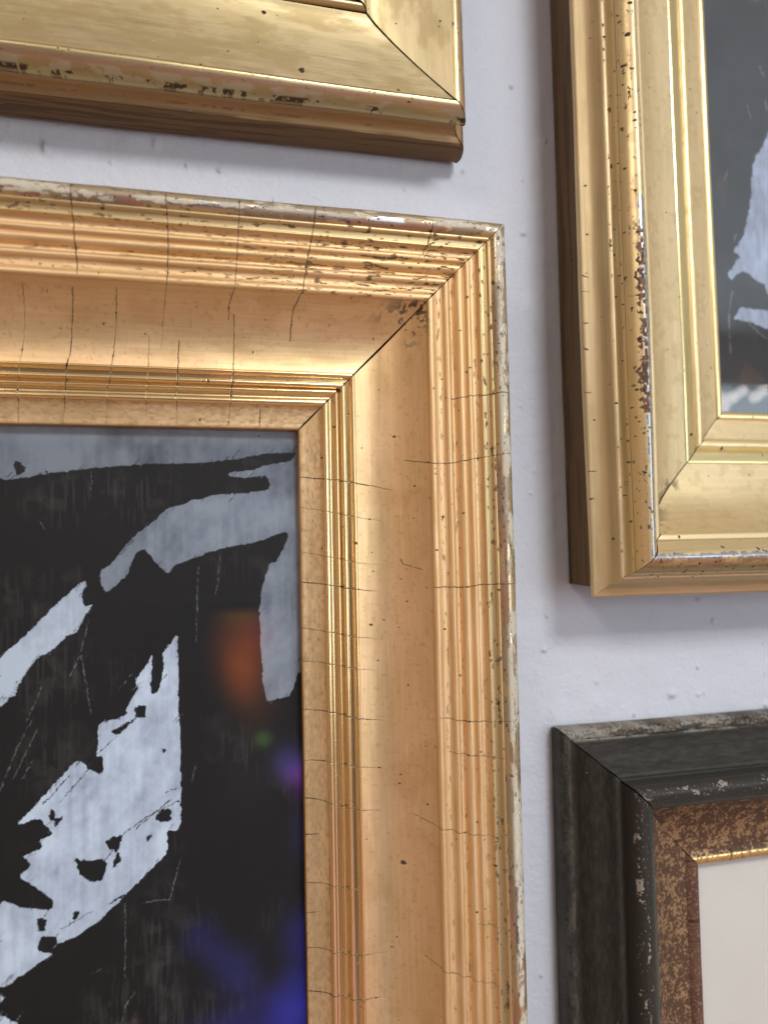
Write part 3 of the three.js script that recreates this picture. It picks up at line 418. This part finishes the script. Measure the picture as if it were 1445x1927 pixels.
{ // added glowing panel out of view: its blobs imitate reflections in the dark painting
  const W = 128, H = 320, cv = document.createElement('canvas'); cv.width = W; cv.height = H; const g = cv.getContext('2d'); g.fillStyle = '#000'; g.fillRect(0, 0, W, H); g.globalCompositeOperation = 'lighter';
  const sw = .46, sh = 1.15, cx = .1, z0 = 1.3, top = -.14, X = (t) => W - (t * (z0 + .45) - cx + sw / 2) / sw * W, Y = (t) => (top - t * (z0 + .45)) / sh * H;      // drawn as seen from its back, since the glass shows it mirrored
  for (const [x, y, rx, ry, c] of [[.035, -.13, .05, .09, '150,72,20'], [.06, -.18, .05, .09, '120,60,24'], [.08, -.1, .04, .05, '90,34,46'], [.045, -.08, .04, .03, '46,50,18'], [.05, -.3, .06, .08, '34,30,30'], [.072, -.252, .018, .016, '60,130,54'], [.105, -.285, .035, .04, '92,80,170'], [.12, -.31, .03, .035, '110,36,120'], [.12, -.38, .03, .07, '40,40,80'], [-.01, -.5, .045, .045, '34,34,120'], [.03, -.54, .05, .045, '46,52,140'], [.07, -.6, .09, .06, '44,42,140'], [.12, -.52, .05, .07, '40,42,150'], [.12, -.62, .06, .08, '46,44,160'], [-.01, -.62, .07, .04, '34,34,100'], [.05, -.66, .1, .05, '40,38,130']]) {
    g.save(); g.translate(X(x), Y(y)); g.scale(rx * (z0 + .45) / sw * W, ry * (z0 + .45) / sh * H); const q = g.createRadialGradient(0, 0, .25, 0, 0, 1); q.addColorStop(0, `rgba(${c},1)`); q.addColorStop(1, `rgba(${c},0)`); g.fillStyle = q; g.beginPath(); g.arc(0, 0, 1, 0, 7); g.fill(); g.restore();
  }
  const D = g.getImageData(0, 0, W, H).data, img = dataTex(W, H, (q) => { for (let y = 0; y < H; y++) for (let x = 0; x < W; x++) for (let c = 0; c < 4; c++) q[((H - 1 - y) * W + x) * 4 + c] = D[(y * W + x) * 4 + c]; }, true, THREE.ClampToEdgeWrapping);
  const t = thing('mirrored_glow', 'added unseen glowing panel with orange and blue blobs mirrored in the glass', 'screen', cx, FLOOR, z0), dark = new THREE.MeshStandardMaterial({ color: lin(.012, .012, .012), roughness: .6 });
  mesh('glow_housing', new THREE.BoxGeometry(sw + .04, top - FLOOR + .03, .05), dark, t).position.set(0, (top - FLOOR + .03) / 2, .03);
  const face = mesh('screen', new THREE.PlaneGeometry(sw, sh), new THREE.MeshStandardMaterial({ color: 0x000000, roughness: .8, emissive: 0xffffff, emissiveMap: img, emissiveIntensity: 3.2 }), t); face.rotation.y = Math.PI; face.position.set(0, top - sh / 2 - FLOOR, 0);
  const l = new THREE.RectAreaLight(lin(.5, .4, .6), .03, sw, sh); l.position.set(cx, top - sh / 2, z0 - .004); l.castShadow = true; scene.add(l);
}
{ // added dark block behind the camera, unseen, so the painting's glass mirrors dark
  const t = thing('dark_stand_in', 'added tall dark block in place of the person behind the camera', 'dark_stand_in', -.18, FLOOR, 2.2), dark = new THREE.MeshStandardMaterial({ color: lin(.028, .022, .02), roughness: .6 });
  mesh('stand_in_body', new THREE.BoxGeometry(1.2, 1.78, .5), dark, t).position.set(0, .89, .02);
  for (const k of [-1, 1]) { const d = mesh('stand_in_door', new THREE.BoxGeometry(.58, 1.7, .02), dark, t); d.position.set(k * .295, .89, -.245); mesh('stand_in_handle', new THREE.CylinderGeometry(.006, .006, .12, 10), metal, d).position.set(-k * .25, 0, -.02); }
}
{ // string of small bulbs hung across the window, mirrored as discs of light in the slate painting
  const t = thing('string_light', 'string of small white bulbs hung across the window', 'string light', 2.55, .85, 2.9), pts = [[.806, .226], [.815, .235], [.823, .222], [.839, .236], [.858, .247], [.884, .238], [.9, .249], [.93, .24], [.96, .252], [.99, .243]];
  const P = pts.map(([x, y]) => new THREE.Vector3(x * 3.35 - 2.55, y * 3.35 - .85, 0)), bulb = new THREE.MeshStandardMaterial({ color: 0xffffff, emissive: lin(1, .93, .9), emissiveIntensity: 26 }), ball = new THREE.SphereGeometry(.014, 16, 12);
  mesh('cable', new THREE.TubeGeometry(new THREE.CatmullRomCurve3(P.map((p) => p.clone().add(new THREE.Vector3(0, .02, 0)))), 60, .003, 6), coreWood, t);
  for (const p of P) mesh('bulb', ball, bulb, t).position.copy(p);
}
{
  const r = structure('rug', new THREE.BoxGeometry(2.4, .012, 1.8), new THREE.MeshStandardMaterial({ color: lin(.62, .30, .33), roughness: .95 }), 'pink rug on the brown floor'); r.position.set(1.9, FLOOR + .006, 1.9);
}

// ───────────────────────── the four pictures ─────────────────────────
const GROUP = 'framed pictures hung close together on the white wall';
const A = { name: 'framed_painting', profile: 'reeded', corner: [.0679, .0864], turn: .01, sx: 1, sy: 1, W: 420, H: 540, salt: 1.3, gap: (u) => .36 + .7 * Math.exp(-(((u - 38) / 17) ** 2)) + .5 * Math.exp(-(((u + 6) / 8) ** 2)), category: 'framed painting', group: GROUP,
  label: 'orange-gold reeded frame with cracked gilding round a black and white brushed painting', pictureName: 'painting', pictureH: 10, pictureLabel: 'sheet of broad black brush strokes over pale blue-white' };
{
  const R = rng(21), p = inkPicture(A, (g, X, Y, k, W, H) => {                   // red = bare paper, green = dry scratches, blue = rubbed grey
    g.fillStyle = '#000'; g.fillRect(0, 0, W, H);
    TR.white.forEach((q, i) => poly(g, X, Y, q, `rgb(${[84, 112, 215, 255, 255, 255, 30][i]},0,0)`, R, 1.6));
    for (const q of TR.blob) poly(g, X, Y, q, '#000', R, 4);
    strokes(g, X, Y, TR.line, '#000', 1.5, R, 1);
    for (const q of TR.white.slice(0, 6)) for (let i = 0, n = q.length / 2; i < 10 + n; i++) {      // bristle marks where the brush ran dry at the edges
      const e = Math.floor(R() * n), f = R(), x = X(mix(q[2 * e], q[(2 * e + 2) % q.length], f)), y = Y(mix(q[2 * e + 1], q[(2 * e + 3) % q.length], f)), an = -.85 + .35 * (R() - .5), l = 2 + R() * R() * 22, o = (R() - .5) * 8;
      g.strokeStyle = R() < .8 ? '#000' : 'rgb(90,0,0)'; g.lineWidth = .4 + R() * .9; g.beginPath(); g.moveTo(x + o - Math.cos(an) * l, y + o - Math.sin(an) * l); g.lineTo(x + o + Math.cos(an) * l, y + o + Math.sin(an) * l); g.stroke();
    }
    for (let i = 0; i < 60; i++) { const x = R() * W, y = R() * H, r = .6 + R() * R() * 3; g.fillStyle = '#000'; g.beginPath(); g.ellipse(x, y, r, r * .6, R() * 3, 0, 7); g.fill(); }
    g.globalCompositeOperation = 'lighter'; strokes(g, X, Y, TR.scratch, 'rgb(0,150,0)', 1.6, R);
    for (let i = 0; i < 60; i++) { const x = R() * W, y = R() * H, a = R() < .6 ? -1.0 + .4 * R() : 1.5 + .15 * R(), l = 4 + R() * R() * 50, v = Math.round(8 + R() * R() * 60); g.strokeStyle = `rgb(0,${v},0)`; g.lineWidth = .5 + R() * .8; g.beginPath(); g.moveTo(x, y); g.lineTo(x + Math.cos(a) * l, y + Math.sin(a) * l); g.stroke(); }
  }, 1400);
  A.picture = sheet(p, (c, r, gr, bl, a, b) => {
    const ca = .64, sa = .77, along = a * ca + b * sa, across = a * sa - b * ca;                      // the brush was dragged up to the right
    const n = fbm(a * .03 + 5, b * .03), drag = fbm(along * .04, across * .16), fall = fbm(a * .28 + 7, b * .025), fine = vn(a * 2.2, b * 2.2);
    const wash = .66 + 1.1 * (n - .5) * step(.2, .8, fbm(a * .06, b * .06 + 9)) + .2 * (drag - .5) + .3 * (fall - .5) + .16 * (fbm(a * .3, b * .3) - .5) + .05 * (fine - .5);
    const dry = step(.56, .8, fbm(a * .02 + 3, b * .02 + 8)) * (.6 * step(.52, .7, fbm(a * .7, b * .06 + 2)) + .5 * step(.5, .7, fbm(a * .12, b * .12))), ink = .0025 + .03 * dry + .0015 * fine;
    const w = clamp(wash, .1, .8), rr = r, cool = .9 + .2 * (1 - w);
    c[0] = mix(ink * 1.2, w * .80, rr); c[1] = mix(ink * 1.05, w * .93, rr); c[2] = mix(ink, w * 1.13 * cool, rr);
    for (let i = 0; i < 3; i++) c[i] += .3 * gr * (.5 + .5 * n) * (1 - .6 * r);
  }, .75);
}
A.matH = railMaterial(SHAPES.reeded, 3, { cracks: TR.crLH, spots: TR.spLH, specks: 330, gesso: [[156, 101, 12, 2.4], [128, 101, 17, 2.6], [92, 101.6, 13, 2], [76, 101.8, 9, 1.2], [52, 102.6, 12, 1.2], [-19, 103, 4, 1.6], [-82, 103.4, 22, 2.6]] }, reededLook(2.1, true));
A.matV = railMaterial(SHAPES.reeded, 4, { cracks: TR.crLV, spots: TR.spLV, specks: 420, gesso: [[-76, 103.2, 28, 2.6], [-30, 103.6, 18, 1.8], [6, 104, 26, 1.4], [250, 103.2, 34, 1.8], [322, 103.6, 44, 2.6]] }, reededLook(5.7, false));
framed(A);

const B = { name: 'framed_painting', profile: 'stepped', corner: [.349, .0817], turn: -.03, sx: -1, sy: -1, W: 420, H: 520, salt: 2.9, gap: (u) => .22 + .3 * Math.exp(-(((u - 50) / 20) ** 2)) + .25 * Math.exp(-(((u - 98) / 9) ** 2)), category: 'framed painting', group: GROUP,
  label: 'pale gold deep frame with rubbed silver crest round a slate grey painting', pictureName: 'painting', pictureH: 6, pictureLabel: 'slate grey sheet with torn pale blue brush strokes' };
{
  const R = rng(33), p = inkPicture(B, (g, X, Y, k, W, H) => {
    g.fillStyle = '#000'; g.fillRect(0, 0, W, H);
    for (const q of TR.Rwhite) poly(g, X, Y, q, '#f00', R, 2.4);
    g.globalCompositeOperation = 'lighter';
    for (const q of TR.Rrust) poly(g, X, Y, q, 'rgb(0,0,150)', R, 3);
    strokes(g, X, Y, TR.Rscratch, 'rgb(0,120,0)', 2.2, R);
    for (let i = 0; i < 260; i++) { const x = R() * W, y = R() * H, a = 1.3 + .5 * R(), l = 3 + R() * 16; g.strokeStyle = `rgb(0,${Math.round(10 + R() * 40)},0)`; g.lineWidth = .6 + R(); g.beginPath(); g.moveTo(x, y); g.lineTo(x + Math.cos(a) * l, y + Math.sin(a) * l); g.stroke(); }
  });
  B.picture = sheet(p, (c, r, gr, bl, a, b) => {
    const n = fbm(a * .05 + 9, b * .05), m = fbm(a * .3 + 4, b * .09), dark = step(62, 118, b + 34 * (n - .5)), wash = .46 + .3 * (n - .5) + .28 * (m - .5), ink = .9 + .5 * (n - .5);
    const bg = [mix(.012, .044, dark) * ink, mix(.014, .056, dark) * ink, mix(.015, .06, dark) * ink];
    c[0] = mix(bg[0], wash * .72, r) + .09 * bl * m; c[1] = mix(bg[1], wash * .86, r) + .03 * bl * m; c[2] = mix(bg[2], wash * 1.1, r) + .01 * bl * m;
    for (let i = 0; i < 3; i++) c[i] += .4 * gr * (.4 + .6 * n);
  }, .75);
}
B.matV = railMaterial(SHAPES.stepped, 8, { cracks: TR.crRV, spots: TR.spRV, specks: 330 }, steppedLook(1.4, false));
B.matH = railMaterial(SHAPES.stepped, 9, { spots: TR.spRH, specks: 260 }, steppedLook(6.2, true));
framed(B);

const C = { name: 'framed_print', profile: 'scooped', corner: [.3204, -.2193], turn: -.336, sx: -1, sy: 1, W: 330, H: 420, salt: 4.4, gap: (u) => .3 + .4 * Math.exp(-(((u - 60) / 14) ** 2)) + .12 * Math.exp(-(((u - 25) / 12) ** 2)), category: 'framed print', group: GROUP,
  label: 'chipped black painted frame with mottled gilt inner slope round a blank cream sheet', pictureName: 'paper_sheet', pictureH: 15, pictureLabel: 'plain cream paper sheet' };
C.picture = (() => { const t = dataTex(512, 512, (q) => { for (let y = 0; y < 512; y++) for (let x = 0; x < 512; x++) { const k = 4 * (y * 512 + x), v = .64 + .05 * (fbm(x * .015, y * .015) - .5) + .02 * (hsh(x, y) - .5); q[k] = enc(v); q[k + 1] = enc(v * .99); q[k + 2] = enc(v * .87); q[k + 3] = 255; } }, true); return new THREE.MeshStandardMaterial({ map: t, roughness: .85 }); })();
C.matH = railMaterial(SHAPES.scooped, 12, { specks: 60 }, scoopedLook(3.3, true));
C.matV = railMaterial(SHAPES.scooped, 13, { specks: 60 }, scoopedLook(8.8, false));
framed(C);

const D = { name: 'framed_picture', profile: 'flat', corner: [.0759, .3481], turn: .354, sx: 1, sy: -1, W: 400, H: 460, salt: 6.1, gap: (u) => .14 + .45 * Math.exp(-(((u - 24) / 16) ** 2)) + .05 * Math.exp(-(((u - 60) / 16) ** 2)), category: 'framed picture', group: GROUP,
  label: 'brushed brass-gold frame with wide flat field and stepped back edge coloured as in shade', pictureName: 'paper_sheet', pictureH: 24, picture: C.picture };
D.matH = railMaterial(SHAPES.flat, 16, { spots: TR.spTLH, specks: 150 }, flatLook(4.9, true));
D.matV = railMaterial(SHAPES.flat, 17, { spots: TR.spTLV, specks: 130 }, flatLook(7.7, false));
framed(D);

renderer.render(scene, camera);
